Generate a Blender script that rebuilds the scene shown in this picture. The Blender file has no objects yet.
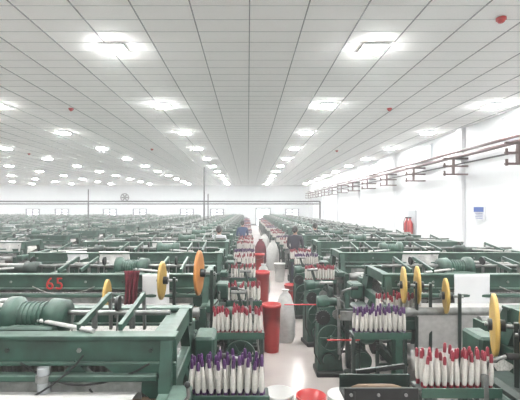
import bpy, bmesh, math, random
from mathutils import Vector, Matrix
random.seed(7)
S=bpy.context.scene
try:
    S.view_settings.view_transform='Standard'
except Exception: pass

# ---------------- materials ----------------
def mat(name,col,rough=.5,metal=0,noise=0.0,nscale=8,col2=None,bump=0,lint=0):
    m=bpy.data.materials.new(name); m.use_nodes=True
    nt=m.node_tree; b=nt.nodes['Principled BSDF']
    b.inputs['Base Color'].default_value=(*col,1); b.inputs['Roughness'].default_value=rough
    b.inputs['Metallic'].default_value=metal
    if noise>0 or col2:
        tc=nt.nodes.new('ShaderNodeTexCoord'); n=nt.nodes.new('ShaderNodeTexNoise')
        n.inputs['Scale'].default_value=nscale; n.inputs['Detail'].default_value=5
        nt.links.new(tc.outputs['Object'],n.inputs['Vector'])
        r=nt.nodes.new('ShaderNodeValToRGB')
        c2=col2 or tuple(min(1,c*(1-noise)) for c in col)
        r.color_ramp.elements[0].position=.35; r.color_ramp.elements[1].position=.65
        r.color_ramp.elements[0].color=(*c2,1); r.color_ramp.elements[1].color=(*col,1)
        nt.links.new(n.outputs['Fac'],r.inputs['Fac']); out=r.outputs['Color']
        if lint:
            ge=nt.nodes.new('ShaderNodeNewGeometry'); sx=nt.nodes.new('ShaderNodeSeparateXYZ')
            nt.links.new(ge.outputs['Normal'],sx.inputs[0])
            n2=nt.nodes.new('ShaderNodeTexNoise'); n2.inputs['Scale'].default_value=14; n2.inputs['Detail'].default_value=6
            nt.links.new(tc.outputs['Object'],n2.inputs['Vector'])
            mr=nt.nodes.new('ShaderNodeMapRange'); mr.inputs['From Min'].default_value=.3; mr.inputs['From Max'].default_value=1
            mr.inputs['To Max'].default_value=lint*2; nt.links.new(sx.outputs['Z'],mr.inputs['Value'])
            mu=nt.nodes.new('ShaderNodeMath'); mu.operation='MULTIPLY'; mu.use_clamp=True
            nt.links.new(mr.outputs[0],mu.inputs[0]); nt.links.new(n2.outputs['Fac'],mu.inputs[1])
            mx=nt.nodes.new('ShaderNodeMix'); mx.data_type='RGBA'; mx.inputs['B'].default_value=(.36,.44,.40,1)
            nt.links.new(mu.outputs[0],mx.inputs['Factor']); nt.links.new(out,mx.inputs['A']); out=mx.outputs['Result']
        nt.links.new(out,b.inputs['Base Color'])
        if bump:
            bp=nt.nodes.new('ShaderNodeBump'); bp.inputs['Strength'].default_value=bump
            nt.links.new(n.outputs['Fac'],bp.inputs['Height']); nt.links.new(bp.outputs['Normal'],b.inputs['Normal'])
    return m
def emat(name,col,st):
    m=bpy.data.materials.new(name); m.use_nodes=True
    b=m.node_tree.nodes['Principled BSDF']; b.inputs['Base Color'].default_value=(*col,1)
    b.inputs['Emission Color'].default_value=(*col,1); b.inputs['Emission Strength'].default_value=st
    return m
GREEN=mat('green_paint',(.019,.066,.045),.5,0,.5,7,lint=.17)
DGREEN=mat('dark_green_oily',(.008,.024,.018),.45,.1,.5,9,lint=.10)
STEEL=mat('worn_steel',(.25,.26,.25),.4,.6,.45,12)
DARK=mat('dark_iron',(.010,.012,.012),.45,.3,.4,12,lint=.08)
CLOTH=mat('white_cloth',(.47,.47,.455),.9,0,.14,20)
WARP=mat('warp_yarn',(.35,.35,.325),.8,0,.35,60)
YARN=mat('white_yarn',(.54,.525,.485),.8,0,.12,80,bump=.2)
PURPLE=mat('purple_plastic',(.045,.009,.068),.35)
REDT=mat('red_plastic',(.19,.013,.026),.35)
YEL=mat('yellow_paint',(.42,.275,.06),.45,0,.15,10)
ORG=mat('orange_paint',(.39,.155,.03),.45,0,.15,10)
REDP=mat('red_bucket_plastic',(.36,.013,.013),.35)
WHP=mat('white_bucket_plastic',(.54,.54,.52),.4)
WOOD=mat('wood_sley',(.14,.085,.045),.5,0,.3,15)
PIPE=mat('brown_pipe',(.060,.026,.024),.5,.1,.2,10)
GPIPE=mat('grey_pipe',(.038,.042,.044),.5,.3)
LPIPE=mat('pale_grey_pipe',(.32,.34,.35),.5,.1)
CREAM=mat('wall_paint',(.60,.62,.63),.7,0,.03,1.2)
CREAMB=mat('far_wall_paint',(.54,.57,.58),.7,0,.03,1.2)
CEIL=mat('ceiling_tile',(.95,.96,.95),.8,0,.02,3)
GRID=mat('ceiling_tbar',(.26,.28,.29),.5)
GRID2=mat('ceiling_joint',(.50,.53,.53),.5)
FRM=mat('window_frame_grey',(.12,.16,.18),.5)
FRML=mat('pale_frame_white',(.40,.43,.45),.5)  # one even pale tone for side window frames and the extinguisher board
BLUE=mat('blue_print',(.025,.07,.26),.5)
PAPER=mat('paper',(.56,.57,.58),.8)
MAROON=mat('maroon_cloth',(.13,.007,.018),.85,0,.5,14)
NUM=mat('red_number_paint',(.36,.017,.013),.5)
LAMP=emat('lamp_glow',(1,.995,.985),390)
HOUS=mat('lamp_housing',(.85,.85,.85),.5)
GLASS=emat('bright_glass',(.95,.98,1),2.0)
RUBBER=mat('rubber',(.012,.012,.012),.8)
SKIN=mat('skin',(.33,.19,.13),.6)
HAIR=mat('black_hair',(.010,.009,.009),.6)
SHIRTS=[mat('shirt_white',(.44,.45,.47),.9),mat('shirt_blue',(.03,.05,.11),.9),mat('shirt_dark',(.028,.028,.04),.9)]
TROU=mat('dark_trousers',(.02,.025,.04),.9)
FLOOR=mat('floor_concrete',(.50,.455,.43),.25,0,0,.9,col2=(.40,.36,.34),bump=.03)

# ---------------- mesh builder ----------------
class MB:
    def __init__(s,name): s.n=name; s.v=[]; s.f=[]; s.m=[]; s.sm=[]; s.mats=[]
    def mi(s,m):
        if m not in s.mats: s.mats.append(m)
        return s.mats.index(m)
    def add(s,vs,fs,m,smooth=False):
        o=len(s.v); k=s.mi(m)
        s.v+= [tuple(v) for v in vs]
        for f in fs:
            s.f.append([o+i for i in f]); s.m.append(k); s.sm.append(smooth)
    def box(s,x0,x1,y0,y1,z0,z1,m,bev=0):
        bm=bmesh.new(); bmesh.ops.create_cube(bm,size=1)
        for v in bm.verts:
            v.co=Vector(((x0+x1)/2+v.co.x*(x1-x0),(y0+y1)/2+v.co.y*(y1-y0),(z0+z1)/2+v.co.z*(z1-z0)))
        if bev: bmesh.ops.bevel(bm,geom=bm.edges[:],offset=bev,segments=1,affect='EDGES')
        bm.verts.index_update()
        s.add([v.co for v in bm.verts],[[v.index for v in f.verts] for f in bm.faces],m); bm.free()
    def frame(s,d):
        d=d.normalized(); u=Vector((0,0,1)) if abs(d.z)<.9 else Vector((0,1,0))
        a=d.cross(u).normalized(); b=a.cross(d).normalized(); return a,b
    def cyl(s,p,q,r,m,n=14,r2=None,caps=True):
        p=Vector(p);q=Vector(q); a,b=s.frame(q-p); r2=r if r2 is None else r2
        vs=[]
        for c,rr in((p,r),(q,r2)):
            for i in range(n):
                t=2*math.pi*i/n; vs.append(c+a*math.cos(t)*rr+b*math.sin(t)*rr)
        s.add(vs,[[i,(i+1)%n,n+(i+1)%n,n+i] for i in range(n)],m,n>6)
        if caps:
            s.add(vs,[list(range(n))[::-1],list(range(n,2*n))],m)
    def lathe(s,p,q,prof,m,n=16,caps=True):
        p=Vector(p);q=Vector(q);d=(q-p).normalized();a,b=s.frame(d);vs=[];fs=[]
        for t,r in prof:
            for i in range(n):
                g=2*math.pi*i/n; vs.append(p+d*t+a*math.cos(g)*r+b*math.sin(g)*r)
        for k in range(len(prof)-1):
            for i in range(n): fs.append([k*n+i,k*n+(i+1)%n,(k+1)*n+(i+1)%n,(k+1)*n+i])
        s.add(vs,fs,m,True)
        if caps: s.add(vs,[list(range(n))[::-1],list(range((len(prof)-1)*n,len(prof)*n))],m)
    def ball(s,c,rx,ry,rz,m,n=14,k=9):
        vs=[];fs=[]
        for j in range(k+1):
            ph=math.pi*j/k
            for i in range(n):
                t=2*math.pi*i/n; vs.append((c[0]+rx*math.sin(ph)*math.cos(t),c[1]+ry*math.sin(ph)*math.sin(t),c[2]+rz*math.cos(ph)))
        for j in range(k):
            for i in range(n): fs.append([j*n+i,j*n+(i+1)%n,(j+1)*n+(i+1)%n,(j+1)*n+i])
        s.add(vs,fs,m,True)
    def prism(s,poly,axis,a0,a1,m):
        n=len(poly); vs=[]
        for a in(a0,a1):
            for u,w in poly:
                vs.append({'x':(a,u,w),'y':(u,a,w),'z':(u,w,a)}[axis])
        s.add(vs,[list(range(n))[::-1],list(range(n,2*n))]+[[i,(i+1)%n,n+(i+1)%n,n+i] for i in range(n)],m)
    def bar(s,p,q,w,h,m):
        p=Vector(p);q=Vector(q);a,b=s.frame(q-p);vs=[]
        for c in(p,q):
            for i,j in((-1,-1),(1,-1),(1,1),(-1,1)): vs.append(c+a*i*w/2+b*j*h/2)
        s.add(vs,[[3,2,1,0],[4,5,6,7]]+[[i,(i+1)%4,4+(i+1)%4,4+i] for i in range(4)],m)
    def tube(s,pts,r,m,n=8):
        for i in range(len(pts)-1): s.cyl(pts[i],pts[i+1],r,m,n)
    def gear(s,c,ax,r,w,m,teeth=20):
        c=Vector(c); ax=Vector(ax).normalized(); a,b=s.frame(ax); n=teeth*4; vs=[]
        for sd in(-.5,.5):
            for i in range(n):
                t=2*math.pi*i/n; rr=r if (i%4) in(0,1) else r*.9
                vs.append(c+ax*w*sd+a*math.cos(t)*rr+b*math.sin(t)*rr)
        s.add(vs,[list(range(n))[::-1],list(range(n,2*n))]+[[i,(i+1)%n,n+(i+1)%n,n+i] for i in range(n)],m)
        s.cyl(c-ax*w,c+ax*w,r*.25,m,12)
    def ring(s,c,ax,R,w,th,m,n=28):
        c=Vector(c); ax=Vector(ax).normalized(); a,b=s.frame(ax); vs=[];fs=[]
        sec=[(-w/2,R),(w/2,R),(w/2,R-th),(-w/2,R-th)]
        for i in range(n):
            t=2*math.pi*i/n
            for o,rr in sec: vs.append(c+ax*o+a*math.cos(t)*rr+b*math.sin(t)*rr)
        for i in range(n):
            j=(i+1)%n
            for k in range(4): fs.append([i*4+k,i*4+(k+1)%4,j*4+(k+1)%4,j*4+k])
        s.add(vs,fs,m)
    def wheel(s,c,ax,R,w,m,sp=5):
        c=Vector(c); axn=Vector(ax).normalized(); a,b=s.frame(axn)
        s.ring(c,ax,R,w,R*.14,m); s.cyl(c-axn*w*.8,c+axn*w*.8,R*.2,m,12)
        for i in range(sp):
            t=2*math.pi*i/sp; d=a*math.cos(t)+b*math.sin(t)
            s.bar(c+d*R*.15,c+d*R*.9,w*.5,R*.13,m)
    def sheet(s,p,nx,ny,fn,m):
        vs=[fn(i/nx,j/ny) for j in range(ny+1) for i in range(nx+1)]
        fs=[[j*(nx+1)+i,j*(nx+1)+i+1,(j+1)*(nx+1)+i+1,(j+1)*(nx+1)+i] for j in range(ny) for i in range(nx)]
        s.add(vs,fs,m,True)
    def mesh(s,mirror=False):
        me=bpy.data.meshes.new(s.n)
        v=[(-x,y,z) for x,y,z in s.v] if mirror else s.v
        me.from_pydata(v,[],s.f)
        for m in s.mats: me.materials.append(m)
        me.polygons.foreach_set('material_index',s.m); me.polygons.foreach_set('use_smooth',s.sm)
        me.update()
        bm=bmesh.new(); bm.from_mesh(me); bmesh.ops.recalc_face_normals(bm,faces=bm.faces); bm.to_mesh(me); bm.free()
        return me
    def obj(s,loc=(0,0,0),rot=(0,0,0),name=None,mirror=False):
        return put(s.mesh(mirror),loc,rot,name or s.n)
def put(me,loc=(0,0,0),rot=(0,0,0),name=None):
    o=bpy.data.objects.new(name or me.name,me); o.location=loc; o.rotation_euler=rot
    S.collection.objects.link(o); return o

# ---------------- room ----------------
XL,XR,YN,YF,ZC,HC=-44,7.0,-3.0,46.0,4.6,2.0
def slab(name,x0,x1,y0,y1,z0,z1,m):
    b=MB(name); b.box(x0,x1,y0,y1,z0,z1,m); return b.obj()
slab('floor',XL-.2,XR+.2,YN-.2,YF+.2,-.1,0,FLOOR)
slab('ceiling',XL-.2,XR+.2,YN-.2,YF+.2,ZC,ZC+.1,CEIL)
slab('wall_right',XR,XR+.2,YN,YF,0,ZC,CREAM)
slab('wall_left',XL-.2,XL,YN,YF,0,ZC,CREAM)
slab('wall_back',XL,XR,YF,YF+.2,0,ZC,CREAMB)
slab('wall_front',XL,XR,YN-.2,YN,0,ZC,CREAM)
slab('baseboard_right',XR-.02,XR,YN,YF,0,.15,GPIPE)
slab('baseboard_back',XL,XR,YF-.02,YF,0,.15,GPIPE)
g=MB('ceiling_grid')
k=-58
while k*.757<XR:
    x=k*.757+.02
    if x>XL: g.box(x-.008,x+.008,YN,YF,ZC-.010,ZC,GRID)
    k+=1
y=YN+.2
while y<YF:
    g.box(XL,XR,y-.004,y+.004,ZC-.005,ZC,GRID2); y+=.378
g.obj()
b=MB('trim_1')
for yy in (12.9,19,25,31,37,43): b.box(XR-.12,XR,yy,yy+.35,.15,ZC,CREAM)
b.obj()
def px2x(px,d): return (px-248)*d/400
wi=1
for px in (-60,-30,33,62,110,140,187,217,292):
    x=px2x(px,YF)
    b=MB('window_%d'%wi); wi+=1
    w,z0,z1=.72,.75,1.85
    b.box(x-w,x+w,YF-.03,YF-.01,z0,z1,GLASS)
    for xx in(-w,0,w): b.box(x+xx-.09,x+xx+.09,YF-.09,YF,z0,z1,FRM)
    for zz in(z0,z1,z1-.35): b.box(x-w-.09,x+w+.09,YF-.09,YF,zz-.06,zz+.06,FRM)
    b.obj()
x=px2x(263,YF)
b=MB('door_1'); b.box(x-.75,x+.75,YF-.05,YF-.03,0,1.9,GLASS)
for xx in(-.78,.78): b.box(x+xx-.08,x+xx+.08,YF-.11,YF-.02,0,1.95,FRM)
b.box(x-.86,x+.86,YF-.11,YF-.02,1.88,2.0,FRM); b.obj()
for yy in (9.3,15.2,21.3,27.3,33.3):
    b=MB('window_%d'%wi); wi+=1
    b.box(XR-.03,XR-.01,yy,yy+1.6,3.85,4.4,GLASS)
    for a in(0,.8,1.6): b.box(XR-.07,XR,yy+a-.035,yy+a+.035,3.82,4.43,FRML)
    for a in(3.83,4.42): b.box(XR-.07,XR,yy-.03,yy+1.63,a-.03,a+.03,FRML)
    b.obj()

# ---------------- ceiling lamps: square luminous panels ----------------
b=MB('ceiling_lamp')
b.box(-.19,.19,-.19,.19,-.035,0,HOUS,.004)
b.box(-.172,.172,-.172,.172,-.049,-.035,LAMP,.003)
lm=b.mesh()
for c in range(-10,2):
    x=c*4.15+2.0
    for r in range(-2,11):
        y=6.45+r*3.6
        if x<-.8*y-6: continue
        put(lm,(x,y,ZC-.010),name='ceiling_lamp')
b=MB('smoke_detector'); b.cyl((0,0,0),(0,0,-.03),.065,REDP,16); b.lathe((0,0,-.03),(0,0,-1),[(0,.05),(.03,.04),(.04,.02)],REDP,16)
sm=b.mesh()
for x,y in ((3.45,5.45),(-4.6,10.4),(3.68,10.4),(-10.4,19),(-4.2,17.5),(4,18)): put(sm,(x,y,ZC-.010),name='smoke_detector')

# ---------------- wall pipes ----------------
b=MB('wall_pipe_rack')
b.cyl((6.62,2,3.62),(6.62,YF-1,3.62),.055,PIPE,12)
b.cyl((6.72,2,3.80),(6.72,YF-1,3.80),.045,PIPE,12)
b.cyl((6.72,2,3.40),(6.72,YF-1,3.40),.025,GPIPE,8)
yy=6.6
while yy<YF-2:
    b.box(6.48,6.55,yy-.04,yy+.04,3.04,3.62,PIPE)
    b.box(6.48,6.98,yy-.03,yy+.03,3.54,3.60,PIPE)
    for z in(3.54,3.30,3.04): b.box(6.20,6.98,yy-.03,yy+.03,z,z+.055,PIPE)
    for zz in (3.34,3.08): b.cyl((6.24,yy,zz-.06),(6.24,yy,zz+.10),.035,PIPE,8)
    yy+=3.05
b.obj()
b=MB('overhead_pipe_frame')
yy=25.55
for z,r in ((2.42,.05),(2.26,.035)): b.cyl((-16,yy,z),(4.6,yy,z),r,GPIPE,8)
for x in (-16,-10.2,-2.8,4.6):
    b.cyl((x,yy,0),(x,yy,2.42),.05,GPIPE,8)
b.cyl((-2.8,yy,2.4),(-2.8,yy,ZC),.045,GPIPE,8)
b.cyl((-2.55,yy,0),(-2.55,yy,2.9),.035,GPIPE,8)
b.cyl((-10.2,yy,2.4),(-10.2,yy,3.2),.035,GPIPE,8)
b.obj()
b=MB('exhaust_fan'); x=px2x(125,YF)
b.ring((x,YF-.08,3.2),(0,1,0),.5,.14,.1,GPIPE)
for i in range(6):
    t=i*math.pi/3; b.bar((x,YF-.08,3.2),(x+math.cos(t)*.42,YF-.08,3.2+math.sin(t)*.42),.02,.16,GPIPE)
b.obj()
b=MB('fire_extinguisher'); 
for dy in(0,.32):
    b.lathe((6.80,16.8+dy,.85),(6.80,16.8+dy,2),[(0,.1),(.02,.12),(.5,.12),(.6,.07),(.64,.035),(.72,.035)],REDP,16)
    b.box(6.73,6.86,16.78+dy,16.82+dy,1.56,1.62,DARK); b.tube([(6.72,16.8+dy,1.58),(6.66,16.8+dy,1.4),(6.66,16.8+dy,1.05)],.012,RUBBER)
b.box(6.66,6.98,16.6,17.35,.80,.85,STEEL,.005); b.box(6.95,6.98,16.6,17.35,.85,1.9,FRML)
b.obj()
b=MB('wall_notice_board'); b.box(6.96,6.995,11.8,12.35,1.62,2.05,PAPER); b.box(6.955,6.96,11.82,12.33,1.88,2.03,BLUE)
for i in range(4): b.box(6.955,6.96,11.86,12.25-.04*(i%2),1.83-i*.05,1.845-i*.05,BLUE)
b.obj()

# ---------------- loom ----------------
L=3.25
def build_loom(name):
    b=MB(name)
    for x0 in (0.02,L-.10):
        x1=x0+.07
        b.prism([(-.38,0),(-.2,0),(-.24,.3),(-.26,.95),(-.36,.95)],'x',x0,x1,GREEN)
        b.prism([(.95,0),(1.15,0),(1.1,.95),(1.0,.95)],'x',x0,x1,GREEN)
        b.box(x0,x1,-.3,1.05,.28,.40,GREEN,.008)
        b.box(x0,x1,-.34,1.08,.83,.95,GREEN,.008)
        b.prism([(-.1,.95),(.06,.95),(.09,1.14),(.58,1.14),(.68,.95),(.9,.95),(.72,1.25),(-.02,1.25)],'x',x0,x1,GREEN)
        b.prism([(-.28,.4),(-.18,.4),(.45,.83),(.33,.83)],'x',x0+.01,x1-.01,GREEN)
        b.prism([(.98,.4),(1.06,.4),(.6,.83),(.5,.83)],'x',x0+.01,x1-.01,GREEN)
        for yy in(-.3,1.05): b.box(x0-.03,x1+.03,yy-.1,yy+.1,0,.03,DGREEN)
    def rail(y,z0,z1,d,m=GREEN):
        b.box(0,L,y-.01,y+.012,z0,z1,m)
        b.box(0,L,y-.035,y+d,z1-.02,z1+.004,m,.004); b.box(0,L,y-.035,y+d,z0,z0+.02,m,.004)
        for i in range(8):
            xx=.15+i*(L-.3)/7
            b.cyl((xx,y-.02,(z0+z1)/2),(xx,y-.01,(z0+z1)/2),.014,STEEL if i%2 else DGREEN,6)
    rail(0,1.08,1.25,.07)
    rail(.66,1.12,1.25,.06)
    for xx in(.1,.95,1.9,L-.15): b.box(xx,xx+.08,0,.66,1.17,1.215,GREEN,.006)
    for sgn,xe in((1,0),(-1,L)):
        P=[(0,1.08),(0,.80),(.10,.80),(.16,.90),(.42,1.08)]
        b.prism([(xe+sgn*u,w) for u,w in P],'y',-.03,.01,GREEN)
        b.bar((xe+sgn*.15,0,.62),(xe+sgn*.62,0,1.08),.05,.08,GREEN)
        b.bar((xe+sgn*.1,-.02,.30),(xe+sgn*.1,-.02,.82),.09,.07,GREEN)
    b.lathe((.78,.3,1.28),(1.2,.3,1.28),[(0,.05),(0,.11),(.1,.12),(.12,.09),(.3,.09),(.32,.13),(.38,.13),(.38,.05)],GREEN,18)
    for i in range(6): b.ring((.92+i*.03,.3,1.28),(1,0,0),.098,.010,.02,GREEN,18)
    b.box(.8,1.15,.14,.48,1.20,1.25,GREEN,.01)
    b.lathe((2.1,.3,1.26),(2.5,.3,1.26),[(0,.04),(0,.09),(.15,.1),(.17,.06),(.36,.06)],DGREEN,14)
    b.cyl((.1,.32,1.3),(L-.15,.32,1.3),.018,STEEL,8)
    for xx in(.35,.6,1.5,1.75,2.8):
        b.bar((xx,.05,1.28),(xx,.60,1.36),.025,.04,GREEN); b.cyl((xx,.3,1.2),(xx,.3,1.32),.02,STEEL,8)
        b.bar((xx,.6,1.36),(xx,.62,1.1),.02,.03,STEEL)
    b.cyl((.5,.02,1.27),(1.95,.7,1.29),.014,CLOTH,8)
    b.cyl((2.9,.02,1.27),(1.4,.7,1.30),.014,CLOTH,8)
    for k,yy in enumerate((.14,.22,.30,.38)):
        dz=.03*(k%2)
        b.box(.25,L-.25,yy-.008,yy+.008,1.02+dz,1.06+dz,STEEL); b.box(.25,L-.25,yy-.008,yy+.008,.68+dz,.72+dz,STEEL)
        for xx in(.25,L-.27): b.box(xx,xx+.02,yy-.01,yy+.01,.68+dz,1.06+dz,STEEL)
        if k in(0,2):
            for i in range(70):
                xx=.3+i*(L-.6)/69; b.bar((xx,yy,.72+dz),(xx,yy,1.02+dz),.006,.004,WARP)
    b.box(.1,L-.1,-.08,.0,.80,.89,WOOD,.01); b.box(.2,L-.2,-.035,-.015,.89,1.0,STEEL)
    b.box(.1,L-.1,-.07,-.01,1.0,1.04,GREEN,.008)
    for xx in(.35,L-.4): b.prism([(-.08,.8),(0,.8),(.12,.2),(.02,.2)],'x',xx,xx+.05,DGREEN)
    b.sheet(0,6,6,lambda u,v:(.22+u*(L-.44),-.03-.33*v,.93+.03*math.sin(v*1.5)),CLOTH)
    b.cyl((.08,-.38,.92),(L-.08,-.38,.92),.05,STEEL,16)
    b.sheet(0,2,6,lambda u,v:(.22+u*(L-.44),-.43+.10*v,.92-.42*v),CLOTH)
    b.lathe((.12,-.28,.42),(L-.1,-.28,.42),[(0,.03),(.08,.03),(.08,.13),(L-.32,.13),(L-.32,.03),(L-.22,.03)],CLOTH,20)
    b.box(.08,L-.08,-.34,-.3,.72,.82,GREEN,.008)
    b.lathe((.1,.98,.52),(L-.1,.98,.52),[(0,.04),(.12,.04),(.12,.30),(.15,.30),(.15,.22),(L-.37,.22),(L-.37,.30),(L-.34,.30),(L-.34,.04),(L-.2,.04)],WARP,24)
    b.cyl((.08,1.15,1.0),(L-.08,1.15,1.0),.05,STEEL,14)
    b.box(.05,.11,1.05,1.2,.9,1.02,GREEN); b.box(L-.11,L-.05,1.05,1.2,.9,1.02,GREEN)
    b.sheet(0,2,4,lambda u,v:(.24+u*(L-.48),.40+.75*v,.93+.12*v),WARP)
    b.sheet(0,2,4,lambda u,v:(.24+u*(L-.48),1.20-.03*v,1.0-.46*v),WARP)
    b.cyl((.06,.98,.52),(.0,.98,.52),.2,DGREEN,20)
    b.cyl((.05,.45,.35),(L-.1,.45,.35),.03,STEEL,10); b.cyl((.05,.2,.22),(L-.1,.2,.22),.025,STEEL,10)
    b.box(-.22,.0,.12,.62,.40,.80,DGREEN,.03); b.box(-.25,-.2,.18,.55,.46,.74,GREEN,.015)
    for i in range(5): b.cyl((-.26,.22+i*.075,.70),(-.25,.22+i*.075,.70),.012,STEEL,6)
    b.cyl((-.18,.15,.2),(-.18,.5,.2),.11,GREEN,18); b.cyl((-.18,.5,.2),(-.18,.56,.2),.085,DARK,16)
    for i in range(7): b.ring((-.18,.18+i*.045,.2),(0,1,0),.118,.012,.02,DGREEN,18)
    b.box(-.28,-.08,.18,.48,.0,.10,DARK,.01)
    b.wheel((-.34,.42,.52),(1,0,0),.21,.05,DGREEN); b.cyl((-.45,.42,.52),(.05,.42,.52),.025,STEEL,10)
    b.gear((-.12,.80,.62),(1,0,0),.16,.035,DARK,24); b.gear((-.16,.80,.38),(1,0,0),.10,.035,STEEL,18)
    b.cyl((-.2,.8,.62),(.05,.8,.62),.02,STEEL,8); b.cyl((-.2,.8,.38),(.05,.8,.38),.02,STEEL,8)
    b.gear((-.14,-.12,.55),(1,0,0),.15,.035,DARK,22); b.cyl((-.2,-.12,.55),(.05,-.12,.55),.02,STEEL,8)
    b.lathe((-.30,-.16,.62),(-.10,-.16,.62),[(0,.03),(0,.08),(.05,.1),(.12,.1),(.2,.06)],GREEN,16)
    b.box(-.50,.2,-.10,-.02,.76,.80,WOOD,.006); b.box(-.50,.15,-.12,-.10,.76,.86,STEEL); b.box(-.50,.15,-.02,.0,.76,.86,DGREEN)
    b.bar((-.42,-.06,.78),(-.36,.1,.16),.04,.05,DGREEN)
    b.prism([(-.1,0),(.1,0),(.04,.16),(-.04,.16)],'x',-.42,-.34,DGREEN)
    b.bar((-.46,.12,.3),(-.46,.16,.95),.03,.03,STEEL)
    b.tube([(-.40,.30,.62),(-.42,.26,.9),(-.40,.2,1.02),(-.30,.2,1.05)],.013,STEEL)
    b.cyl((-.30,.2,1.05),(-.22,.2,1.05),.022,RUBBER,8)
    b.box(-.1,.02,-.35,-.05,.9,.98,GREEN,.01)
    b.tube([(-.05,-.3,.95),(-.12,-.34,1.05),(-.12,-.38,1.12)],.010,STEEL); b.lathe((-.12,-.38,1.11),(-.12,-.38,1.3),[(0,.008),(.01,.015),(.02,.015),(.03,.006)],DARK,10)
    b.box(-.16,.0,.72,1.0,.80,1.0,GREEN,.02)
    b.tube([(-.2,.5,.2),(-.3,.75,.1),(-.1,1.0,.05),(0,1.05,.4)],.012,RUBBER)
    for x0,x1,zz,dr,m in((.15,.9,1.1,.12,RUBBER),(1.3,2.0,1.12,.09,WARP),(-.1,.5,.95,.2,RUBBER)):
        b.tube([(x0+(x1-x0)*t/8,-.05+.01*math.sin(t),zz-dr*4*(t/8)*(1-t/8)) for t in range(9)],.006,m,6)
    rn=random.Random(11)
    for i in range(9):
        xx=.45+i*.29; b.cyl((xx,.26,1.05),(xx+rn.uniform(-.04,.04),.3,1.29),.006,STEEL,6)
        if i%3==0: b.cyl((xx-.01,.32,1.36),(xx+.01,.32,1.36),.05,DARK,14); b.bar((xx,.32,1.3),(xx,.32,1.36),.015,.02,DARK)
    return b
loom=build_loom('weaving_loom')
MR=loom.mesh(); 
ML=loom.mesh(True)
y0=2.36; P=2.17
nloom=0
for r in range(0,19):
    y=y0+r*P
    put(MR,(1.52 if r else 1.95,y,0),name='weaving_loom'); nloom+=1
    for c in range(0,10):
        X0=-.42-c*4.5
        if X0< -.66*y-1.2 : continue
        if X0-3.3<XL: continue
        put(ML,(X0,y,0),name='weaving_loom'); nloom+=1
print('looms',nloom)

# ---------------- bobbin racks ----------------
def rack(tip,nx=10,ny=3,w=.46,hz=.25,seed=1,base=None,density=1.0):
    rnd=random.Random(seed); b=MB('yarn_bobbin_rack')
    z0=.84; d=.05*ny+.03
    b.box(-w/2-.02,w/2+.02,-d/2,d/2,z0-.03,z0,DGREEN,.004)
    b.box(-w/2-.02,w/2+.02,-d/2-.01,-d/2,z0-.03,z0+.03,GREEN)
    for xx in(-w/2,w/2):
        b.box(xx-.015,xx+.015,-.015,.015,0,z0-.03,DGREEN); b.box(xx-.02,xx+.02,-d/2,d/2,0,.02,DGREEN)
    b.box(-w/2,w/2,-.01,.01,.3,.33,DGREEN)
    for j in range(ny):
        for i in range(nx):
            if rnd.random()>density: continue
            x=-w/2+(i+.5+.25*(j%2)-.12)*w/nx; y=-d/2+.04+j*.05
            lean=Vector((rnd.uniform(-.07,.07),rnd.uniform(-.10,.06),1)).normalized()
            p=Vector((x,y,z0)); h=hz*rnd.uniform(.88,1.06)
            q=p+lean*h; R=.0175*rnd.uniform(.8,1.05)
            b.lathe(p,q,[(0,.012),(.012,.014),(.035,.012)],base or tip,8)
            if rnd.random()>.14:
                b.lathe(p,q,[(.028,.011),(.05,R),(h*.55,R*.95),(h*.76,R*.6),(h*.84,.009)],YARN,10)
            else:
                b.lathe(p,q,[(.028,.011),(.05,R*.8),(h*.3,R*.7),(h*.45,.009),(h*.84,.008)],YARN,10)
            b.lathe(p,q,[(h*.76,.0105),(h*.84,.0120),(h*.97,.0095),(h,.005)],tip,8)
    return b
rp=[rack(PURPLE,11,3,.48,.25,1).mesh(),rack(REDT,11,3,.46,.25,2,REDT).mesh(),rack(REDT,9,3,.40,.25,3,PURPLE,.85).mesh(),rack(PURPLE,9,4,.44,.25,5,REDT,.95).mesh()]
nb='yarn_bobbin_rack'
put(rp[0],(-.13,2.50,0),name=nb)
put(rp[1],(-.10,3.72,0),name=nb)
put(rp[1],(1.34,2.60,0),name=nb)
put(rp[0],(1.22,3.72,0),name=nb)
put(rp[1],(1.62,4.30,0),name=nb)
put(rp[2],(-.08,6.55,0),name=nb)
put(rp[2],(-.05,4.95,0),name=nb)
put(rp[1],(1.15,6.4,0),name=nb)
for r in range(3,16):
    y=y0+r*P
    put(rp[r%3],(-.08,y+.1,0),name=nb); put(rp[(r+1)%3],(1.18,y+.1,0),name=nb)
    if r%2: put(rp[(r+2)%3],(-.06,y-.85,0),name=nb); put(rp[r%3],(1.18,y-.8,0),name=nb)

# ---------------- drive gearboxes at the loom ends ----------------
b=MB('loom_drive_gearbox')
b.box(-.17,.17,-.14,.16,0,.06,DARK,.01)
b.prism([(-.15,.06),(.15,.06),(.12,.42),(.14,.72),(.05,.82),(-.12,.80),(-.15,.45)],'y',-.08,.12,GREEN)
b.wheel((0,-.13,.46),(0,1,0),.16,.035,GREEN,6); b.cyl((0,-.18,.46),(0,.15,.46),.022,STEEL,10)
b.gear((-.09,-.10,.70),(0,1,0),.09,.03,DARK,18); b.gear((.08,-.105,.74),(0,1,0),.06,.03,STEEL,14)
b.lathe((-.14,.02,.86),(.2,.02,.86),[(0,.03),(0,.07),(.12,.08),(.14,.05),(.26,.05)],GREEN,16)
b.bar((.05,.02,.8),(-.03,.06,1.08),.03,.035,DGREEN); b.cyl((-.10,.06,1.08),(.06,.06,1.08),.02,STEEL,8)
b.tube([(.1,-.1,.2),(.19,-.14,.5),(.15,-.12,.88),(.05,-.05,.95)],.010,STEEL)
b.tube([(-.12,-.1,.15),(-.2,-.15,.3),(-.19,-.12,.6)],.008,RUBBER)
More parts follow.
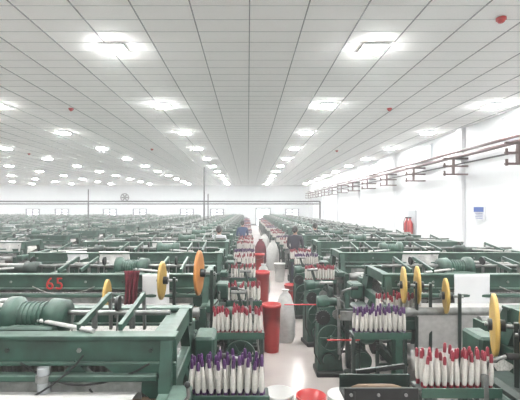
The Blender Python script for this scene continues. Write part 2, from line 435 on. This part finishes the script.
b.cyl((-.02,-.14,.20),(-.02,.16,.20),.075,GREEN,16)
for i in range(3): b.ring((-.02,-.1+i*.06,.2),(0,1,0),.083,.012,.02,DARK,16)
gb=b.mesh()
for x,y,rz in ((.98,4.85,0),(1.0,7.35,.1),(-.02,5.75,-.1),(-.08,4.30,0),(.99,5.9,.2)):
    put(gb,(x,y,0),(0,0,rz),'loom_drive_gearbox')
b=MB('shuttle_trough')
b.box(-.26,.20,-.06,.06,.80,.83,DARK,.004); b.box(-.26,.20,-.075,-.06,.80,.88,DARK,.003); b.box(-.26,.20,.06,.075,.80,.91,DGREEN,.003)
b.lathe((-.2,0,.855),(.1,0,.855),[(0,.003),(.05,.018),(.2,.02),(.27,.018),(.32,.003)],WOOD,12)
b.bar((.12,.02,.8),(.05,.06,.06),.035,.05,DGREEN); b.box(-.02,.14,-.02,.14,0,.06,DARK,.01)
b.bar((-.14,.10,.91),(.18,.10,.95),.02,.03,DARK); b.bar((.0,.09,.8),(.0,.10,.94),.02,.03,DARK)
b.tube([(-.2,-.08,.86),(-.22,-.12,.7),(-.12,-.1,.55),(.04,.03,.5)],.007,RUBBER)
for xx in(-.22,-.05,.12): b.cyl((xx,-.085,.84),(xx,-.075,.84),.010,STEEL,8)
b.obj((.86,2.56,0))

# ---------------- yellow wheels ----------------
def ywheel(x,y,z,R,yaw,m,ped_z=0):
    b=MB('yellow_flange_wheel')
    b.lathe((-.016,0,0),(1,0,0),[(0,R*.62),(0,R*.9),(.004,R),(.022,R),(.028,R*.92),(.028,R*.62)],m,32)
    b.cyl((-.010,0,0),(.008,0,0),R*.63,WOOD if m is ORG else YEL,24)
    b.lathe((-.04,0,0),(1,0,0),[(0,.02),(0,.04),(.10,.04),(.10,.02)],DARK,14)
    b.cyl((-.06,0,0),(.16,0,0),.014,STEEL,10)
    b.box(.11,.14,-.02,.02,-z,.03,DGREEN,.003); b.box(.06,.19,-.06,.06,-z,-z+.02,DGREEN)
    return b.obj((x,y,z),(0,0,yaw))
for x,y,z,R,yaw,m in ((-1.46,4.15,1.06,.20,.14,YEL),(-.90,4.2,1.24,.20,.0,YEL),(-.48,3.95,1.36,.22,-.08,ORG),(-.80,5.0,.80,.17,.1,YEL),
    (1.62,4.16,1.20,.19,-.24,YEL),(1.78,4.2,1.19,.20,-.26,YEL),(2.03,4.1,1.10,.18,-.30,YEL),(1.69,2.74,1.20,.21,-.45,YEL),(1.82,2.62,1.16,.22,-.47,YEL)):
    ywheel(x,y,z,R,yaw,m)

# ---------------- hanging papers and cloths ----------------
def hang(name,x0,x1,y,z0,z1,m,amp=.012,seed=0,taper=0,fq=9):
    b=MB(name); rnd=random.Random(seed); ph=rnd.random()*6
    def fn(u,v):
        xc=(x0+x1)/2; hw=(x1-x0)/2*(1-taper*math.sin(v*math.pi*.75+.5))
        return (xc+(u*2-1)*hw, y-.01-amp*(1+math.sin(u*fq+ph+v*2))*(.3+v)*.7, z1+(z0-z1)*v*(1-.12*taper*math.sin(u*4))+.01*math.sin(u*5+ph)*v)
    b.sheet(0,32,16,fn,m)
    o=b.obj(); md=o.modifiers.new('t','SOLIDIFY'); md.thickness=.003; return o
yr=y0+P-.05
hang('hanging_paper_sheet',-1.18,-.88,yr,.78,1.26,PAPER,.01,1)
hang('maroon_cloth',-1.38,-1.17,yr-.06,.78,1.31,MAROON,.045,2,.35,20)
hang('hanging_paper_sheet',2.30,2.70,yr,.78,1.26,PAPER,.012,3)
def drape(x0,x1,y,zt,d1,d2,m,seed,nm='draped_white_cloth'):
    b=MB(nm); rnd=random.Random(seed); ph=rnd.random()*6; w=.06
    def fn(u,v):
        s=v*(d1+w+d2)
        if s<d1: yy,zz=y-w/2-.012,zt-(d1-s)
        elif s<d1+w: yy,zz=y-w/2+(s-d1),zt+.012
        else: yy,zz=y+w/2+.012,zt-(s-d1-w)
        hang_=max(0,zt-zz)
        return (x0+(x1-x0)*u+.03*math.sin(v*7+ph), yy+(.02*math.sin(u*14+ph)-.02)*min(1,hang_*6)*(1 if s<d1 else -1), zz-.03*math.sin(u*4+ph)*(hang_>.05))
    b.sheet(0,26,26,fn,m); o=b.obj(); md=o.modifiers.new('t','SOLIDIFY'); md.thickness=.004
drape(-2.15,-1.75,y0+.70,1.258,.16,.3,CLOTH,4)
drape(-3.4,-2.8,y0+P+.72,1.258,.16,.3,CLOTH,5)
drape(-2.5,-2.0,y0+2*P+.03,1.258,.3,.1,CLOTH,6)
drape(2.6,3.2,y0+2*P+.03,1.258,.28,.1,CLOTH,7)
drape(3.6,4.1,y0+P+.03,1.258,.3,.1,CLOTH,8)
drape(-5.6,-5.0,y0+3*P+.03,1.258,.3,.1,CLOTH,9)
drape(3.0,3.4,y0+4*P+.03,1.258,.3,.1,CLOTH,10)
rn=random.Random(5)
for r in range(2,10):
    for c in range(-1,5):
        X=(-.42-c*4.5-rn.uniform(.6,2.6)) if c>=0 else rn.uniform(2.4,4.6)
        if X<-.66*(y0+r*P)-1 or rn.random()<.25: continue
        drape(X-rn.uniform(.25,.6),X,y0+r*P+(.03 if rn.random()<.6 else .70),1.258,rn.uniform(.1,.3),.15,rn.choice([CLOTH,CLOTH,PAPER,WARP]),r*7+c)
t=bpy.data.curves.new('loom_number_65','FONT'); t.body='65'; t.size=.19; t.extrude=.003; t.align_x='CENTER'; t.materials.append(NUM)
t.space_character=1.15
o=bpy.data.objects.new('loom_number_65',t); o.location=(px2x(55,4.5),y0+P-.04,1.088); o.rotation_euler=(math.pi/2,0,0); S.collection.objects.link(o)
b=MB('loose_power_cable')
pts=[]
for i in range(25):
    t_=i/24; pts.append((-1.95+1.0*t_, y0-.05-.05*math.sin(t_*3.1), 1.10-.26*math.sin(t_*math.pi)**.8+.05*t_))
b.tube(pts,.006,RUBBER,6); b.obj()
b=MB('floor_conduit_pipe')
b.cyl((0,0,0),(0,0,1.08),.035,LPIPE,16); b.cyl((0,0,0),(0,0,.02),.07,LPIPE,16)
for z in(.45,.86,1.0): b.cyl((0,0,z),(0,0,z+.04),.044,STEEL,16)
b.obj((-1.18,2.31,0))

# ---------------- buckets, bins ----------------
def bucket(name,x,y,r,h,m,fill=None,handle=True,fl=.55):
    b=MB(name)
    b.lathe((0,0,0),(0,0,1),[(0,r*.78),(h*.93,r*.98),(h*.93,r*1.04),(h,r*1.04),(h,r*.97),(.02,r*.75)],m,28)
    if fill: b.lathe((0,0,h*fl),(0,0,2),[(0,r*.86),(.02,r*.84),(.05,r*.5),(.055,.01)],fill,20)
    if handle:
        pts=[]
        for i in range(13):
            a=math.pi*i/12; pts.append((math.cos(a)*r*1.05,-math.sin(a)*r*1.08,h*.9-math.sin(a)*r*.5))
        b.tube(pts,.004,STEEL,6)
    return b.obj((x,y,0),(0,0,random.uniform(-.5,.5)))
bucket('white_bucket',.28,3.62,.13,.34,WHP,fill=CLOTH)
bucket('red_bucket',.56,3.55,.13,.34,REDP,fill=REDT)
bucket('white_bucket',.84,3.55,.13,.35,WHP,fill=MAROON)
bucket('red_bin',.33,5.6,.13,.66,REDP,fill=MAROON,handle=False,fl=.85)
bucket('red_bin',.26,7.6,.15,.80,REDP,handle=False)
bucket('red_bucket',.9,8.4,.14,.4,REDP)
bucket('red_bucket',.32,11.4,.15,.7,REDP)
bucket('white_bucket',.86,10.9,.15,.5,WHP)
def sack(x,y,h,r,m,nm='white_yarn_sack'):
    b=MB(nm); n=20; vs=[];fs=[]; prof=[(0,.85),(.1,1),(.4,1.05),(.7,.95),(.88,.6),(.95,.28),(1,.4)]
    for t,k in prof:
        for i in range(n):
            a=2*math.pi*i/n; rr=r*k*(1+.07*math.sin(a*5+t*7)); vs.append((math.cos(a)*rr,math.sin(a)*rr*.8,t*h))
    for k in range(len(prof)-1):
        for i in range(n): fs.append([k*n+i,k*n+(i+1)%n,(k+1)*n+(i+1)%n,(k+1)*n+i])
    b.add(vs,fs,m,True); b.add(vs,[list(range(n))[::-1],list(range((len(prof)-1)*n,len(prof)*n))],m)
    return b.obj((x,y,0))
sack(.56,6.0,.78,.14,CLOTH); sack(.80,12.9,.95,.2,CLOTH); sack(.36,9.3,.7,.15,CLOTH); sack(.45,14.2,.9,.2,MAROON,'red_yarn_sack'); sack(.7,17.0,.9,.22,CLOTH)
b=MB('red_guard_rail')
for y,z,xa,xb in ((5.3,.72,.48,1.2),(4.3,.58,.85,1.2)):
    b.cyl((xa,y,z),(xb,y,z),.009,REDP,8)
    b.cyl((xb,y,0),(xb,y,z),.009,DGREEN,8)
b.obj()

# ---------------- workers ----------------
def worker(x,y,yaw,shirt,h=1.52,reach=.3):
    root=bpy.data.objects.new('loom_worker',None); S.collection.objects.link(root); root.location=(x,y,0); root.rotation_euler=(0,0,yaw)
    k=h/1.7
    J=[((0,0,.94),.125),((0,.01,1.12),.12),((0,.01,1.32),.14),((0,.01,1.44),.075),((0,0,1.52),.052),
       ((.09,0,.88),.095),((.10,-.02,.48),.062),((.10,.02,.08),.04),((.11,-.13,.03),.035),
       ((-.09,0,.88),.095),((-.11,-.03,.48),.062),((-.12,.02,.08),.04),((-.13,-.13,.03),.035),
       ((.17,.01,1.40),.062),((.22,-.03,1.14),.045),((.18,-reach*.8,1.02),.033),((.17,-reach*.8-.09,1.01),.026),
       ((-.17,.01,1.40),.062),((-.22,-.03,1.14),.045),((-.16,-reach*.7,1.06),.033),((-.15,-reach*.7-.09,1.05),.026)]
    E=[(0,1),(1,2),(2,3),(3,4),(0,5),(5,6),(6,7),(7,8),(0,9),(9,10),(10,11),(11,12),(2,13),(13,14),(14,15),(15,16),(2,17),(17,18),(18,19),(19,20)]
    me=bpy.data.meshes.new('body'); me.from_pydata([tuple(c*k for c in j[0]) for j in J],E,[]); me.update()
    o=bpy.data.objects.new('body',me); S.collection.objects.link(o); o.parent=root
    o.modifiers.new('skin','SKIN'); 
    lay=me.skin_vertices[0].data if me.skin_vertices else None
    if lay is None:
        bpy.context.view_layer.objects.active=o; bpy.ops.mesh.customdata_skin_add(); lay=me.skin_vertices[0].data
    for i,j in enumerate(J): lay[i].radius=(j[1]*k,j[1]*k*(.8 if i<4 else 1)); lay[i].use_root=(i==0)
    sb=o.modifiers.new('sub','SUBSURF'); sb.levels=sb.render_levels=2
    dg=bpy.context.evaluated_depsgraph_get(); me2=bpy.data.meshes.new_from_object(o.evaluated_get(dg)); 
    o.modifiers.clear(); o.data=me2
    me2.materials.clear()
    for m in(shirt,TROU,SKIN,DARK): me2.materials.append(m)
    for p in me2.polygons:
        c=p.center/k; p.use_smooth=True
        if c.z<.09: p.material_index=3
        elif c.z<.92: p.material_index=1
        elif c.z>1.47 or (c.y<-reach*.8*.8-.0 and abs(c.x)>.1): p.material_index=2
        else: p.material_index=0
    b=MB('head'); z=1.60*k
    b.ball((0,0,z),.075*k,.092*k,.115*k,SKIN,18,12); b.ball((0,-.03*k,z-.055*k),.052*k,.06*k,.055*k,SKIN)
    b.ball((0,.018*k,z+.022*k),.084*k,.095*k,.108*k,HAIR,18,12)
    b.ball((0,.10*k,z-.03*k),.04*k,.04*k,.05*k,HAIR)
    b.prism([(-.088*k,z+.0),(-.118*k,z-.03*k),(-.088*k,z-.035*k)],'x',-.012*k,.012*k,SKIN)
    for sx in(-1,1):
        b.ball((sx*.03*k,-.084*k,z+.002),.012*k,.008*k,.007*k,RUBBER,8,6); b.ball((sx*.077*k,0,z-.012*k),.012*k,.02*k,.03*k,SKIN,8,6)
    b.ball((0,-.086*k,z-.062*k),.022*k,.008*k,.006*k,MAROON,8,6)
    hd=b.obj(); hd.parent=root
    b=MB('hands')
    for sx,yy,zz in((.17,-reach*.8-.09,1.01),(-.15,-reach*.7-.09,1.05)):
        b.ball((sx*k,(yy-.03)*k,zz*k),.038*k,.045*k,.018*k,SKIN,10,6)
        for i in range(4):
            fx=(sx-.028+i*.019)*k; ln=(.045,.055,.052,.04)[i]*k
            b.cyl((fx,(yy-.06)*k,zz*k),(fx,(yy-.06)*k-ln*.6,zz*k-.006),.009*k,SKIN,8); b.cyl((fx,(yy-.06)*k-ln*.6,zz*k-.006),(fx,(yy-.06)*k-ln,zz*k-.03*k),.008*k,SKIN,8)
        s2=-1 if sx>0 else 1
        b.cyl(((sx+s2*.03)*k,(yy-.02)*k,zz*k),((sx+s2*.055)*k,(yy-.065)*k,(zz-.01)*k),.010*k,SKIN,8)
    hh=b.obj(); hh.parent=root
worker(-.75,y0+4*P-.69,math.pi,SHIRTS[0])
worker(1.22,y0+4*P-.69,math.pi*.9,SHIRTS[2])
worker(-.2,y0+6*P-.69,math.pi,SHIRTS[1])
worker(2.1,y0+5*P-.69,math.pi,SHIRTS[2])

# ---------------- world haze (lint in the air) ----------------
w=bpy.data.worlds.new('World'); S.world=w; w.use_nodes=True; nt=w.node_tree
nt.nodes['Background'].inputs['Color'].default_value=(.8,.9,1,1); nt.nodes['Background'].inputs['Strength'].default_value=.3
vs=nt.nodes.new('ShaderNodeVolumeScatter'); vs.inputs['Density'].default_value=.0075; vs.inputs['Color'].default_value=(1,1,1,1)
nt.links.new(vs.outputs[0],nt.nodes['World Output'].inputs['Volume'])

# ---------------- camera ----------------
c=bpy.data.cameras.new('camera'); o=bpy.data.objects.new('camera',c); S.collection.objects.link(o)
o.location=(0,0,HC); o.rotation_euler=(math.pi/2,0,0)
c.sensor_width=36; c.lens=36*400/520; c.shift_x=12/520; c.shift_y=8/520; c.clip_start=.05; c.clip_end=200
S.camera=o
